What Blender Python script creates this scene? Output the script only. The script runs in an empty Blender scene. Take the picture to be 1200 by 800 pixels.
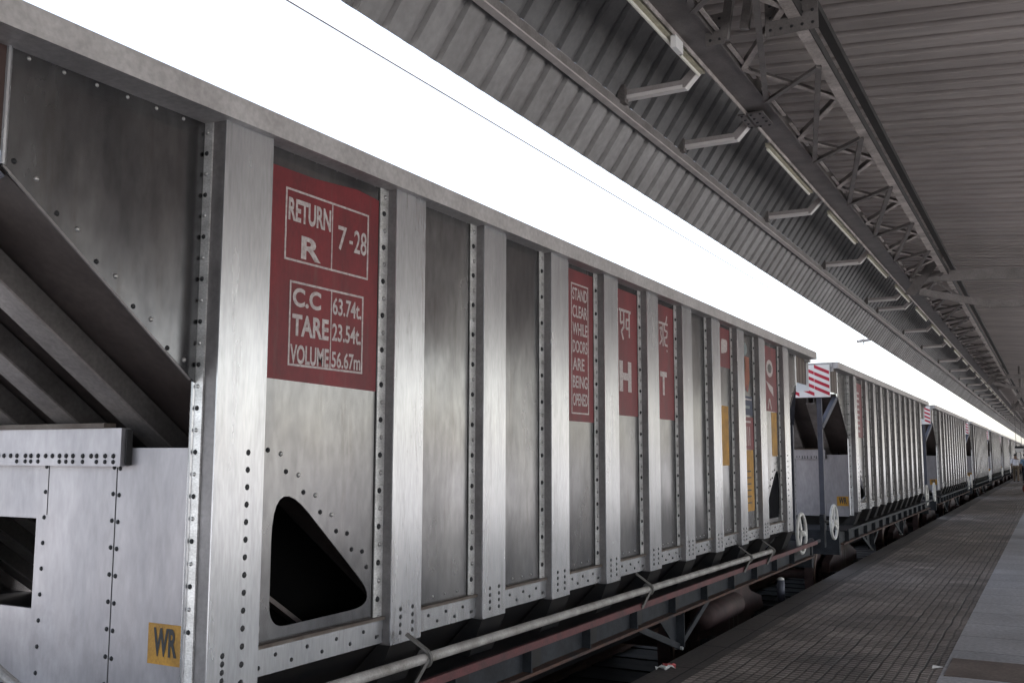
import bpy, bmesh, math, random
from mathutils import Vector, Matrix
from mathutils.geometry import tessellate_polygon
random.seed(7)
sc = bpy.context.scene
COL = sc.collection

# ------------------------------------------------------------------ camera
EYE = 1.55
cam_d = bpy.data.cameras.new("camera")
cam_d.sensor_fit = 'HORIZONTAL'; cam_d.sensor_width = 36.0
cam_d.lens = 34.5
cam_d.clip_start = 0.05; cam_d.clip_end = 3000
cam = bpy.data.objects.new("camera", cam_d); COL.objects.link(cam)
RT = Vector((0.87743115, 0.47969757, 0.00219367))
UP = Vector((0.05346425, -0.10233572, 0.99331212))
BK = Vector((0.4767139, -0.87144572, -0.11543922))
cam.matrix_world = Matrix(((RT.x, UP.x, BK.x, 0), (RT.y, UP.y, BK.y, 0), (RT.z, UP.z, BK.z, EYE), (0, 0, 0, 1)))
sc.camera = cam

# ------------------------------------------------------------------ light
SUN_EL, SUN_AZ = math.radians(58), math.radians(72)      # azimuth measured from +Y towards +X
world = bpy.data.worlds.new("World"); sc.world = world; world.use_nodes = True
wn = world.node_tree; wn.nodes.clear()
sky = wn.nodes.new('ShaderNodeTexSky'); sky.sky_type = 'NISHITA'; sky.sun_disc = False
sky.sun_elevation = SUN_EL; sky.sun_rotation = SUN_AZ
sky.air_density = 1.0; sky.dust_density = 2.5; sky.ozone_density = 1.0
hs = wn.nodes.new('ShaderNodeHueSaturation'); hs.inputs['Saturation'].default_value = 0.6
bg = wn.nodes.new('ShaderNodeBackground'); bg.inputs['Strength'].default_value = 0.15
wo = wn.nodes.new('ShaderNodeOutputWorld')
wn.links.new(sky.outputs[0], hs.inputs['Color']); wn.links.new(hs.outputs[0], bg.inputs['Color']); wn.links.new(bg.outputs[0], wo.inputs['Surface'])
sun_d = bpy.data.lights.new("sun", 'SUN'); sun_d.energy = 5.0; sun_d.angle = math.radians(0.5); sun_d.color = (1.0, 0.975, 0.95)
sun = bpy.data.objects.new("sun", sun_d); COL.objects.link(sun)
sd = Vector((math.cos(SUN_EL) * math.sin(SUN_AZ), math.cos(SUN_EL) * math.cos(SUN_AZ), math.sin(SUN_EL)))
sun.rotation_euler = sd.to_track_quat('Z', 'Y').to_euler(); sun.location = (30, 10, 60)
sc.view_settings.view_transform = 'Standard'; sc.view_settings.look = 'None'
sc.view_settings.gamma = 1.0; sc.view_settings.use_curve_mapping = False
sc.view_settings.exposure = 1.95
sc.cycles.max_bounces = 8; sc.cycles.diffuse_bounces = 5; sc.cycles.glossy_bounces = 4
sc.cycles.use_denoising = True

# ------------------------------------------------------------------ materials
def srgb(r, g, b):
    f = lambda c: (c / 255 / 12.92) if c / 255 <= 0.04045 else ((c / 255 + 0.055) / 1.055) ** 2.4
    return (f(r), f(g), f(b), 1)

def mat(name, col, rough=0.6, metal=0.0, var=0.25, scale=3.0, col2=None, stretch=(1, 1, 1), bump=0.0,
        bscale=40.0, rvar=0.0, fine=0.0, spec=0.5, detail=6, orand=0.0, grime=0.0):
    m = bpy.data.materials.new(name); m.use_nodes = True
    nt = m.node_tree; b = nt.nodes['Principled BSDF']
    b.inputs['Roughness'].default_value = rough; b.inputs['Metallic'].default_value = metal
    b.inputs['Specular IOR Level'].default_value = spec
    tc = nt.nodes.new('ShaderNodeTexCoord'); mp = nt.nodes.new('ShaderNodeMapping')
    mp.inputs['Scale'].default_value = stretch
    nt.links.new(tc.outputs['Object'], mp.inputs['Vector'])
    n1 = nt.nodes.new('ShaderNodeTexNoise'); n1.inputs['Scale'].default_value = scale
    n1.inputs['Detail'].default_value = detail; n1.inputs['Roughness'].default_value = 0.62
    nt.links.new(mp.outputs[0], n1.inputs['Vector'])
    rp = nt.nodes.new('ShaderNodeValToRGB')
    c = Vector(col[:3]); c2 = Vector(col2[:3]) if col2 else c * (1 - var)
    rp.color_ramp.elements[0].position = 0.32; rp.color_ramp.elements[1].position = 0.68
    rp.color_ramp.elements[0].color = (*c2, 1); rp.color_ramp.elements[1].color = (*c, 1)
    nt.links.new(n1.outputs['Fac'], rp.inputs['Fac'])
    out = rp.outputs[0]
    if fine > 0:
        n2 = nt.nodes.new('ShaderNodeTexNoise'); n2.inputs['Scale'].default_value = scale * 14; n2.inputs['Detail'].default_value = 4
        nt.links.new(mp.outputs[0], n2.inputs['Vector'])
        mr = nt.nodes.new('ShaderNodeMapRange'); mr.inputs['From Min'].default_value = 0.3; mr.inputs['From Max'].default_value = 0.7
        mr.inputs['To Min'].default_value = 1 - fine; mr.inputs['To Max'].default_value = 1 + fine * 0.5
        nt.links.new(n2.outputs['Fac'], mr.inputs['Value'])
        mx = nt.nodes.new('ShaderNodeVectorMath'); mx.operation = 'SCALE'
        nt.links.new(out, mx.inputs[0]); nt.links.new(mr.outputs[0], mx.inputs['Scale']); out = mx.outputs[0]
    if orand > 0:      # each sheet of metal has its own tone
        oi = nt.nodes.new('ShaderNodeObjectInfo'); mo = nt.nodes.new('ShaderNodeMapRange')
        mo.inputs['To Min'].default_value = 1 - orand; mo.inputs['To Max'].default_value = 1 + orand
        nt.links.new(oi.outputs['Random'], mo.inputs['Value'])
        mz = nt.nodes.new('ShaderNodeVectorMath'); mz.operation = 'SCALE'
        nt.links.new(out, mz.inputs[0]); nt.links.new(mo.outputs[0], mz.inputs['Scale']); out = mz.outputs[0]
    if grime > 0:      # dirty runs and smudges
        mg = nt.nodes.new('ShaderNodeMapping'); mg.inputs['Scale'].default_value = (1, 9, 0.9); nt.links.new(tc.outputs['Object'], mg.inputs['Vector'])
        ng = nt.nodes.new('ShaderNodeTexNoise'); ng.inputs['Scale'].default_value = 1.8; ng.inputs['Detail'].default_value = 9; ng.inputs['Roughness'].default_value = 0.7
        nt.links.new(mg.outputs[0], ng.inputs['Vector'])
        rg = nt.nodes.new('ShaderNodeMapRange'); rg.inputs['From Min'].default_value = 0.54; rg.inputs['From Max'].default_value = 0.72
        rg.inputs['To Min'].default_value = 0.0; rg.inputs['To Max'].default_value = grime
        nt.links.new(ng.outputs['Fac'], rg.inputs['Value'])
        mxg = nt.nodes.new('ShaderNodeMix'); mxg.data_type = 'RGBA'; mxg.inputs[7].default_value = (0.09, 0.075, 0.065, 1)
        nt.links.new(rg.outputs[0], mxg.inputs[0]); nt.links.new(out, mxg.inputs[6]); out = mxg.outputs[2]
    nt.links.new(out, b.inputs['Base Color'])
    if rvar > 0:
        n3 = nt.nodes.new('ShaderNodeTexNoise'); n3.inputs['Scale'].default_value = scale * 1.7; n3.inputs['Detail'].default_value = 5
        nt.links.new(mp.outputs[0], n3.inputs['Vector'])
        m3 = nt.nodes.new('ShaderNodeMapRange'); m3.inputs['From Min'].default_value = 0.3; m3.inputs['From Max'].default_value = 0.7
        m3.inputs['To Min'].default_value = rough - rvar; m3.inputs['To Max'].default_value = rough + rvar
        nt.links.new(n3.outputs['Fac'], m3.inputs['Value']); nt.links.new(m3.outputs[0], b.inputs['Roughness'])
    if bump > 0:
        n4 = nt.nodes.new('ShaderNodeTexNoise'); n4.inputs['Scale'].default_value = bscale; n4.inputs['Detail'].default_value = 4
        nt.links.new(mp.outputs[0], n4.inputs['Vector'])
        bp = nt.nodes.new('ShaderNodeBump'); bp.inputs['Strength'].default_value = bump; bp.inputs['Distance'].default_value = 0.01
        nt.links.new(n4.outputs['Fac'], bp.inputs['Height']); nt.links.new(bp.outputs[0], b.inputs['Normal'])
    return m

M = {}
M['rib'] = mat('brushed_rib_steel', (0.58, 0.58, 0.59, 1), 0.25, 0.72, col2=(0.44, 0.44, 0.455), scale=1.6, stretch=(1, 4, 0.6), fine=0.12, rvar=0.03, bump=0.03, bscale=3, orand=0.08, grime=0.35)
M['strip'] = mat('rib_flange_steel', (0.78, 0.77, 0.76, 1), 0.36, 0.45, col2=(0.45, 0.44, 0.43), scale=6, stretch=(1, 1, 2), fine=0.25)
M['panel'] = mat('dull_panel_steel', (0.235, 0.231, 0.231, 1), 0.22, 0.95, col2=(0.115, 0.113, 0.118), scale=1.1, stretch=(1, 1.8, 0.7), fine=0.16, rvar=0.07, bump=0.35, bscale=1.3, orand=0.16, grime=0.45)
M['web'] = mat('rib_web_steel', (0.25, 0.235, 0.235, 1), 0.5, 0.5, col2=(0.16, 0.15, 0.15), scale=4, stretch=(1, 1, 1), fine=0.15)
M['rim'] = mat('galvanised_rim', (0.52, 0.50, 0.495, 1), 0.5, 0.3, col2=(0.38, 0.36, 0.355), scale=3, fine=0.18, bump=0.2, bscale=30)
M['bulk'] = mat('end_wall_steel', (0.38, 0.362, 0.38, 1), 0.42, 0.5, col2=(0.24, 0.23, 0.245), scale=1.2, stretch=(2.2, 1, 0.7), fine=0.12, rvar=0.08, bump=0.10, bscale=3, orand=0.1, grime=0.4)
M['rivet'] = mat('rivet_steel', (0.45, 0.44, 0.43, 1), 0.4, 0.8, scale=30)
M['rivet_dark'] = mat('rivet_black', (0.012, 0.012, 0.014, 1), 0.6, 0.0, scale=30)
M['seam'] = mat('dark_seam', (0.03, 0.028, 0.028, 1), 0.8, 0.0)
M['ledge'] = mat('rusty_ledge', (0.13, 0.11, 0.095, 1), 0.75, 0.1, col2=(0.07, 0.05, 0.04), scale=9)
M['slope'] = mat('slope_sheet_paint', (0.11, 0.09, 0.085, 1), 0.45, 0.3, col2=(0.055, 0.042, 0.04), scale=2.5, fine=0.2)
M['slope_edge'] = mat('pale_stiffener_flange', (0.34, 0.31, 0.30, 1), 0.4, 0.5, col2=(0.20, 0.18, 0.175), scale=4, fine=0.2)  # flanges paler than the stiffener webs
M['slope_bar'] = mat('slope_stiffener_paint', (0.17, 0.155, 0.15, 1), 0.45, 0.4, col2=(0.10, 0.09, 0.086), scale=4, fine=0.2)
M['hatch_shade'] = mat('painted_hatch_shade', (0.004, 0.004, 0.004, 1), 0.95, 0.0, spec=0.0)  # stands in for the darkness inside the hatch
M['black'] = mat('black_underbody', (0.010, 0.010, 0.012, 1), 0.6, 0.0, col2=(0.02, 0.017, 0.016), scale=5, spec=0.3)
M['under'] = mat('underframe_grey', (0.034, 0.037, 0.044, 1), 0.7, 0.1, col2=(0.015, 0.016, 0.019), scale=5, spec=0.3, fine=0.2)
M['redbar'] = mat('red_oxide_bar', (0.13, 0.03, 0.032, 1), 0.6, 0.0, col2=(0.06, 0.02, 0.022), scale=6, fine=0.3)
M['rustbar'] = mat('rusty_flange', (0.10, 0.042, 0.025, 1), 0.8, 0.0, col2=(0.035, 0.028, 0.028), scale=5, fine=0.3)
M['pipe'] = mat('white_painted_pipe', (0.42, 0.40, 0.385, 1), 0.55, 0.1, col2=(0.20, 0.185, 0.17), scale=7, fine=0.2)
M['clamp'] = mat('pipe_clamp', (0.16, 0.15, 0.14, 1), 0.6, 0.4, scale=20)
M['wheelwhite'] = mat('white_handwheel_paint', (0.70, 0.69, 0.66, 1), 0.5, 0.0, col2=(0.5, 0.48, 0.45), scale=14)
M['wheelrust'] = mat('rusty_wheel_steel', (0.07, 0.038, 0.036, 1), 0.7, 0.2, col2=(0.03, 0.018, 0.017), scale=7)
M['post'] = mat('blue_grey_post', (0.085, 0.09, 0.115, 1), 0.55, 0.2, col2=(0.05, 0.052, 0.07), scale=4)
M['red'] = mat('red_sign_paint', srgb(120, 24, 33), 0.5, 0.1, col2=srgb(92, 20, 28), scale=2.5, fine=0.14, stretch=(1, 2, 1), bump=0.08, bscale=5, grime=0.3)
M['letter'] = mat('white_lettering', (0.60, 0.55, 0.54, 1), 0.6, 0.0, col2=(0.33, 0.27, 0.26), scale=45, fine=0.25)
M['yellow'] = mat('yellow_paint', srgb(185, 135, 36), 0.6, 0.0, col2=srgb(140, 100, 30), scale=8, fine=0.2)
M['ink'] = mat('black_stencil', (0.03, 0.03, 0.03, 1), 0.7)
M['cyan'] = mat('pale_blue_paint', (0.2, 0.24, 0.24, 1), 0.6)
M['orange'] = mat('orange_paint', (0.26, 0.07, 0.03, 1), 0.6)
M['navy'] = mat('navy_paint', (0.03, 0.04, 0.08, 1), 0.6)
M['stripe_red'] = mat('stripe_red', (0.55, 0.02, 0.05, 1), 0.5)
M['stripe_white'] = mat('stripe_white', (0.85, 0.84, 0.82, 1), 0.5, var=0.08)
M['hazard_brown'] = mat('faded_stripe_brown', (0.045, 0.02, 0.016, 1), 0.6)
M['hazard_tan'] = mat('faded_stripe_tan', (0.13, 0.10, 0.075, 1), 0.6)
M['roof'] = mat('roof_sheet_underside', (0.45, 0.405, 0.385, 1), 0.6, 0.0, col2=(0.31, 0.275, 0.26), scale=1.0, stretch=(0.15, 1.2, 1), fine=0.12)
M['fascia'] = mat('fascia_sheet', (0.33, 0.32, 0.31, 1), 0.55, 0.1, col2=(0.19, 0.18, 0.172), scale=1.2, fine=0.15)
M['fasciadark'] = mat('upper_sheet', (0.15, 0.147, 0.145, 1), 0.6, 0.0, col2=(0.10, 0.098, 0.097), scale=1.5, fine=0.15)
M['purlin'] = mat('purlin_paint', (0.27, 0.25, 0.24, 1), 0.6, 0.1, col2=(0.18, 0.165, 0.155), scale=4, fine=0.2)
M['purlin_lit'] = mat('purlin_lit_lip', (0.62, 0.57, 0.54, 1), 0.6, 0.0, scale=6)  # purlin lip brightened in colour for the light reaching it from below
M['truss'] = mat('truss_paint', (0.17, 0.155, 0.147, 1), 0.5, 0.1, col2=(0.10, 0.09, 0.085), scale=5, fine=0.2)
M['truss_lit'] = mat('painted_truss_light', (0.62, 0.56, 0.53, 1), 0.6, 0.1, col2=(0.27, 0.24, 0.22), scale=5, fine=0.2)  # light catching the flanges, put into the colour
M['bracket'] = mat('bracket_paint', (0.42, 0.385, 0.37, 1), 0.55, 0.1, col2=(0.32, 0.29, 0.275), scale=5, fine=0.1)
M['bracket_lit'] = mat('bracket_lit_lip', (0.80, 0.76, 0.73, 1), 0.5, 0.0, var=0.1, scale=6)  # light from below on the bracket undersides, put into the colour
M['tube'] = mat('lamp_tube_glass', (0.88, 0.86, 0.76, 1), 0.3, 0.0, var=0.05)
M['housing'] = mat('lamp_housing', (0.55, 0.52, 0.40, 1), 0.5, 0.0, col2=(0.38, 0.35, 0.26), scale=20)
M['chord_shadow'] = mat('painted_chord_shadow', (0.03, 0.027, 0.026, 1), 0.7)  # soft shadow beside the right chord, painted as near-black strips
M['rail'] = mat('rail_steel', (0.20, 0.14, 0.11, 1), 0.5, 0.5, scale=8)
M['sleeper'] = mat('concrete_sleeper', (0.022, 0.019, 0.017, 1), 0.9, 0.0, scale=6)  # oil-blackened, with the shade under the wagons put into the colour
M['ballast'] = mat('ballast_ground', (0.025, 0.021, 0.019, 1), 0.95, 0.0, col2=(0.010, 0.009, 0.008), scale=9, fine=0.5, bump=0.8, bscale=30)  # near-black from oil and from wagon shade painted in
M['ground'] = mat('dusty_ground', (0.26, 0.255, 0.255, 1), 0.95, 0.0, col2=(0.18, 0.177, 0.177), scale=0.15, fine=0.3)
M['skin'] = mat('skin', (0.20, 0.11, 0.07, 1), 0.6)
M['hair'] = mat('black_hair', (0.012, 0.01, 0.01, 1), 0.6)
M['shirt_white'] = mat('white_shirt_cloth', (0.72, 0.72, 0.78, 1), 0.85, var=0.15, scale=5)
M['shirt_blue'] = mat('blue_shirt_cloth', (0.22, 0.38, 0.60, 1), 0.85, var=0.2, scale=5)
M['trouser_khaki'] = mat('khaki_trousers_cloth', (0.12, 0.09, 0.06, 1), 0.9, scale=5)
M['trouser_dark'] = mat('dark_trousers_cloth', (0.025, 0.03, 0.045, 1), 0.9, scale=5)
M['bag'] = mat('red_bag_cloth', (0.30, 0.05, 0.03, 1), 0.8, scale=6)
M['pink'] = mat('pink_wrapper_print', (0.75, 0.16, 0.16, 1), 0.4, scale=12)
M['wrapper'] = mat('white_wrapper_film', (0.85, 0.84, 0.82, 1), 0.35, var=0.1, scale=12)
M['wire'] = mat('contact_wire', (0.20, 0.19, 0.19, 1), 0.5, 0.6)

def brickmat(name, w, h, c1, c2, cm, mortar, rough, small=None, patch=None, offset=0.0, bump=0.6, bdist=0.006, spec=0.4, stain=(0.6, 1.25)):
    m = bpy.data.materials.new(name); m.use_nodes = True
    nt = m.node_tree; L = nt.links; b = nt.nodes['Principled BSDF']
    b.inputs['Specular IOR Level'].default_value = spec
    tc = nt.nodes.new('ShaderNodeTexCoord')
    # slight warp so joints are not ruler-straight
    nz = nt.nodes.new('ShaderNodeTexNoise'); nz.inputs['Scale'].default_value = 2.5; L.new(tc.outputs['Object'], nz.inputs['Vector'])
    ad = nt.nodes.new('ShaderNodeVectorMath'); ad.operation = 'MULTIPLY_ADD'
    L.new(nz.outputs['Color'], ad.inputs[0]); ad.inputs[1].default_value = (0.03, 0.03, 0); L.new(tc.outputs['Object'], ad.inputs[2])
    br = nt.nodes.new('ShaderNodeTexBrick'); br.offset = offset; br.squash = 1
    for k, v in (('Scale', 1.0), ('Mortar Size', mortar), ('Mortar Smooth', 0.3), ('Bias', 0.0), ('Brick Width', w), ('Row Height', h)):
        br.inputs[k].default_value = v
    br.inputs['Color1'].default_value = c1; br.inputs['Color2'].default_value = c2; br.inputs['Mortar'].default_value = cm
    L.new(ad.outputs[0], br.inputs['Vector'])
    n1 = nt.nodes.new('ShaderNodeTexNoise'); n1.inputs['Scale'].default_value = 0.9; n1.inputs['Detail'].default_value = 8; n1.inputs['Roughness'].default_value = 0.65
    L.new(tc.outputs['Object'], n1.inputs['Vector'])
    mr = nt.nodes.new('ShaderNodeMapRange'); mr.inputs['From Min'].default_value = 0.3; mr.inputs['From Max'].default_value = 0.7
    mr.inputs['To Min'].default_value = stain[0]; mr.inputs['To Max'].default_value = stain[1]
    L.new(n1.outputs['Fac'], mr.inputs['Value'])
    sca = nt.nodes.new('ShaderNodeVectorMath'); sca.operation = 'SCALE'; L.new(br.outputs['Color'], sca.inputs[0]); L.new(mr.outputs[0], sca.inputs['Scale'])
    out = sca.outputs[0]
    n2 = nt.nodes.new('ShaderNodeTexNoise'); n2.inputs['Scale'].default_value = 30; n2.inputs['Detail'].default_value = 5
    L.new(tc.outputs['Object'], n2.inputs['Vector'])
    m2 = nt.nodes.new('ShaderNodeMapRange'); m2.inputs['From Min'].default_value = 0.3; m2.inputs['From Max'].default_value = 0.7; m2.inputs['To Min'].default_value = 0.75; m2.inputs['To Max'].default_value = 1.2
    L.new(n2.outputs['Fac'], m2.inputs['Value'])
    s2 = nt.nodes.new('ShaderNodeVectorMath'); s2.operation = 'SCALE'; L.new(out, s2.inputs[0]); L.new(m2.outputs[0], s2.inputs['Scale']); out = s2.outputs[0]
    hgt = br.outputs['Fac']
    bp = nt.nodes.new('ShaderNodeBump'); bp.invert = True; bp.inputs['Strength'].default_value = bump; bp.inputs['Distance'].default_value = bdist
    L.new(hgt, bp.inputs['Height'])
    last = bp
    if small:
        b2 = nt.nodes.new('ShaderNodeTexBrick'); b2.offset = 0; b2.squash = 1
        for k, v in (('Scale', 1.0), ('Mortar Size', small * 0.16), ('Mortar Smooth', 0.6), ('Brick Width', small), ('Row Height', small)):
            b2.inputs[k].default_value = v
        b2.inputs['Color1'].default_value = (1, 1, 1, 1); b2.inputs['Color2'].default_value = (0.82, 0.82, 0.82, 1); b2.inputs['Mortar'].default_value = (0.42, 0.42, 0.42, 1)
        L.new(ad.outputs[0], b2.inputs['Vector'])
        mm = nt.nodes.new('ShaderNodeVectorMath'); mm.operation = 'MULTIPLY'; L.new(out, mm.inputs[0]); L.new(b2.outputs['Color'], mm.inputs[1]); out = mm.outputs[0]
        bq = nt.nodes.new('ShaderNodeBump'); bq.invert = True; bq.inputs['Strength'].default_value = bump; bq.inputs['Distance'].default_value = bdist
        L.new(b2.outputs['Fac'], bq.inputs['Height']); L.new(bp.outputs[0], bq.inputs['Normal']); last = bq
    bn = nt.nodes.new('ShaderNodeBump'); bn.inputs['Strength'].default_value = 0.35; bn.inputs['Distance'].default_value = 0.004
    L.new(n2.outputs['Fac'], bn.inputs['Height']); L.new(last.outputs[0], bn.inputs['Normal'])
    L.new(bn.outputs[0], b.inputs['Normal'])
    L.new(out, b.inputs['Base Color'])
    m3 = nt.nodes.new('ShaderNodeMapRange'); m3.inputs['From Min'].default_value = 0.3; m3.inputs['From Max'].default_value = 0.7
    m3.inputs['To Min'].default_value = rough - 0.14; m3.inputs['To Max'].default_value = rough + 0.1
    L.new(n1.outputs['Fac'], m3.inputs['Value']); L.new(m3.outputs[0], b.inputs['Roughness'])
    return m
M['paver'] = brickmat('platform_pavers', 0.30, 0.30, (0.37, 0.325, 0.295, 1), (0.24, 0.21, 0.19, 1), (0.11, 0.096, 0.088, 1), 0.007, 0.60, small=0.075, stain=(0.35, 1.35))
M['slab'] = brickmat('grey_stone_slabs', 1.9, 0.74, (0.45, 0.45, 0.465, 1), (0.34, 0.34, 0.355, 1), (0.05, 0.05, 0.05, 1), 0.006, 0.5, offset=0.5, bump=0.5, bdist=0.004, stain=(0.75, 1.15))
M['kerbstone'] = brickmat('platform_edge_stone', 0.6, 0.9, (0.12, 0.108, 0.10, 1), (0.08, 0.072, 0.068, 1), (0.02, 0.02, 0.02, 1), 0.008, 0.7)
M['palefloor'] = mat('pale_concrete', (0.42, 0.415, 0.41, 1), 0.9, 0.0, col2=(0.33, 0.325, 0.32), scale=.6, fine=.2)
M['brownslab'] = mat('brown_stone_slab', (0.20, 0.16, 0.135, 1), 0.6, 0.0, col2=(0.12, 0.09, 0.075), scale=3, fine=0.3)

# ------------------------------------------------------------------ mesh helpers
class MB:
    def __init__(s): s.v = []; s.f = []; s.m = []; s.slots = []
    def mi(s, name):
        if name not in s.slots: s.slots.append(name)
        return s.slots.index(name)
    def add(s, vs, fs, mn):
        o = len(s.v); k = s.mi(mn)
        s.v += [tuple(p) for p in vs]
        for f in fs: s.f.append(tuple(i + o for i in f)); s.m.append(k)
    def box(s, x0, x1, y0, y1, z0, z1, mn):
        if x0 > x1: x0, x1 = x1, x0
        if y0 > y1: y0, y1 = y1, y0
        if z0 > z1: z0, z1 = z1, z0
        s.add([(x0, y0, z0), (x1, y0, z0), (x1, y1, z0), (x0, y1, z0), (x0, y0, z1), (x1, y0, z1), (x1, y1, z1), (x0, y1, z1)],
              [(0, 3, 2, 1), (4, 5, 6, 7), (0, 1, 5, 4), (1, 2, 6, 5), (2, 3, 7, 6), (3, 0, 4, 7)], mn)
    def prism(s, pts, a, b, axis, mn, hole=None):
        """polygon pts in the plane normal to axis, extruded from a to b; axis 'x': pts=(y,z); 'y': (x,z); 'z': (x,y)"""
        def P(p, t):
            return {'x': (t, p[0], p[1]), 'y': (p[0], t, p[1]), 'z': (p[0], p[1], t)}[axis]
        if hole is None and len(pts) <= 40:
            n = len(pts); vs = [P(p, a) for p in pts] + [P(p, b) for p in pts]
            tri = tessellate_polygon([[Vector((p[0], p[1], 0)) for p in pts]])
            fs = [tuple(t) for t in tri] + [tuple(i + n for i in reversed(t)) for t in tri]
            fs += [(i, (i + 1) % n, (i + 1) % n + n, i + n) for i in range(n)]
            s.add(vs, fs, mn)
        else:
            allp = list(pts) + list(hole); n = len(allp)
            tri = tessellate_polygon([[Vector((p[0], p[1], 0)) for p in pts], [Vector((p[0], p[1], 0)) for p in hole]])
            vs = [P(p, a) for p in allp] + [P(p, b) for p in allp]
            fs = [tuple(t) for t in tri] + [tuple(i + n for i in reversed(t)) for t in tri]
            k = len(pts); h = len(hole)
            fs += [(i, (i + 1) % k, (i + 1) % k + n, i + n) for i in range(k)]
            fs += [(k + i, k + (i + 1) % h, k + (i + 1) % h + n, k + i + n) for i in range(h)]
            s.add(vs, fs, mn)
    def bar(s, p0, p1, w, h, mn, up=(0, 0, 1)):
        p0 = Vector(p0); p1 = Vector(p1); d = (p1 - p0).normalized(); u = Vector(up)
        if abs(d.dot(u)) > 0.98: u = Vector((1, 0, 0))
        sx = d.cross(u).normalized(); uz = sx.cross(d).normalized()
        vs = [p + sx * a * w / 2 + uz * b * h / 2 for p in (p0, p1) for a, b in ((-1, -1), (1, -1), (1, 1), (-1, 1))]
        s.add(vs, [(0, 1, 2, 3), (7, 6, 5, 4), (0, 4, 5, 1), (1, 5, 6, 2), (2, 6, 7, 3), (3, 7, 4, 0)], mn)
    def tube(s, p0, p1, r, mn, n=12, r1=None):
        p0 = Vector(p0); p1 = Vector(p1); d = (p1 - p0).normalized()
        u = Vector((0, 0, 1)) if abs(d.z) < 0.9 else Vector((1, 0, 0))
        a = d.cross(u).normalized(); b = d.cross(a); r1 = r if r1 is None else r1
        vs = [p + (a * math.cos(2 * math.pi * i / n) + b * math.sin(2 * math.pi * i / n)) * rr for p, rr in ((p0, r), (p1, r1)) for i in range(n)]
        fs = [(i, (i + 1) % n, (i + 1) % n + n, i + n) for i in range(n)] + [tuple(range(n - 1, -1, -1)), tuple(range(n, 2 * n))]
        s.add(vs, fs, mn)
    def torus(s, c, axis, R, r, mn, n=28, k=8):
        c = Vector(c); ax = Vector(axis).normalized()
        u = Vector((0, 0, 1)) if abs(ax.z) < 0.9 else Vector((1, 0, 0))
        a = ax.cross(u).normalized(); b = ax.cross(a)
        vs = []
        for i in range(n):
            t = 2 * math.pi * i / n; e = a * math.cos(t) + b * math.sin(t)
            for j in range(k):
                q = 2 * math.pi * j / k; vs.append(c + e * (R + r * math.cos(q)) + ax * r * math.sin(q))
        fs = [(i * k + j, ((i + 1) % n) * k + j, ((i + 1) % n) * k + (j + 1) % k, i * k + (j + 1) % k) for i in range(n) for j in range(k)]
        s.add(vs, fs, mn)
    def dome(s, c, nrm, r, mn, h=None, n=8):
        c = Vector(c); ax = Vector(nrm).normalized(); h = h or r * 0.7
        u = Vector((0, 0, 1)) if abs(ax.z) < 0.9 else Vector((1, 0, 0))
        a = ax.cross(u).normalized(); b = ax.cross(a); vs = []
        for rr, hh in ((1, 0), (0.8, 0.55), (0.4, 0.92)):
            for i in range(n):
                t = 2 * math.pi * i / n; vs.append(c + (a * math.cos(t) + b * math.sin(t)) * r * rr + ax * h * hh)
        vs.append(c + ax * h)
        fs = []
        for k in range(2):
            fs += [(k * n + i, k * n + (i + 1) % n, (k + 1) * n + (i + 1) % n, (k + 1) * n + i) for i in range(n)]
        fs += [(2 * n + i, 2 * n + (i + 1) % n, 3 * n) for i in range(n)]
        fs.append(tuple(range(n - 1, -1, -1)))
        s.add(vs, fs, mn)
    def build(s, name, parent=None, origin=(0, 0, 0), smooth=False, bevel=0):
        me = bpy.data.meshes.new(name)
        o = Vector(origin)
        me.from_pydata([tuple(Vector(p) - o) for p in s.v], [], s.f)
        for n in s.slots: me.materials.append(M[n])
        me.polygons.foreach_set('material_index', s.m)
        bm = bmesh.new(); bm.from_mesh(me); bmesh.ops.recalc_face_normals(bm, faces=bm.faces)
        bm.to_mesh(me); bm.free()
        if smooth: me.polygons.foreach_set('use_smooth', [True] * len(me.polygons))
        me.update()
        ob = bpy.data.objects.new(name, me); COL.objects.link(ob)
        if parent: ob.parent = parent
        if bevel:
            md = ob.modifiers.new('bevel', 'BEVEL'); md.width = bevel; md.segments = 2; md.limit_method = 'ANGLE'
        return ob

def tag(o, label=None, cat=None, group=None, kind=None):
    if label: o['label'] = label
    if cat: o['category'] = cat
    if group: o['group'] = group
    if kind: o['kind'] = kind
    return o
def empty(name, loc, label=None, cat=None, group=None):
    o = bpy.data.objects.new(name, None); o.empty_display_size = 0.3; o.location = loc; COL.objects.link(o)
    return tag(o, label, cat, group)
def copy_tree(o, parent=None, skip=()):
    c = o.copy(); COL.objects.link(c); c.parent = parent
    for ch in list(o.children):
        if ch.get('only_first') or any(ch.name.split('.')[0] == k for k in skip): continue
        copy_tree(ch, c, skip)
    return c

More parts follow.
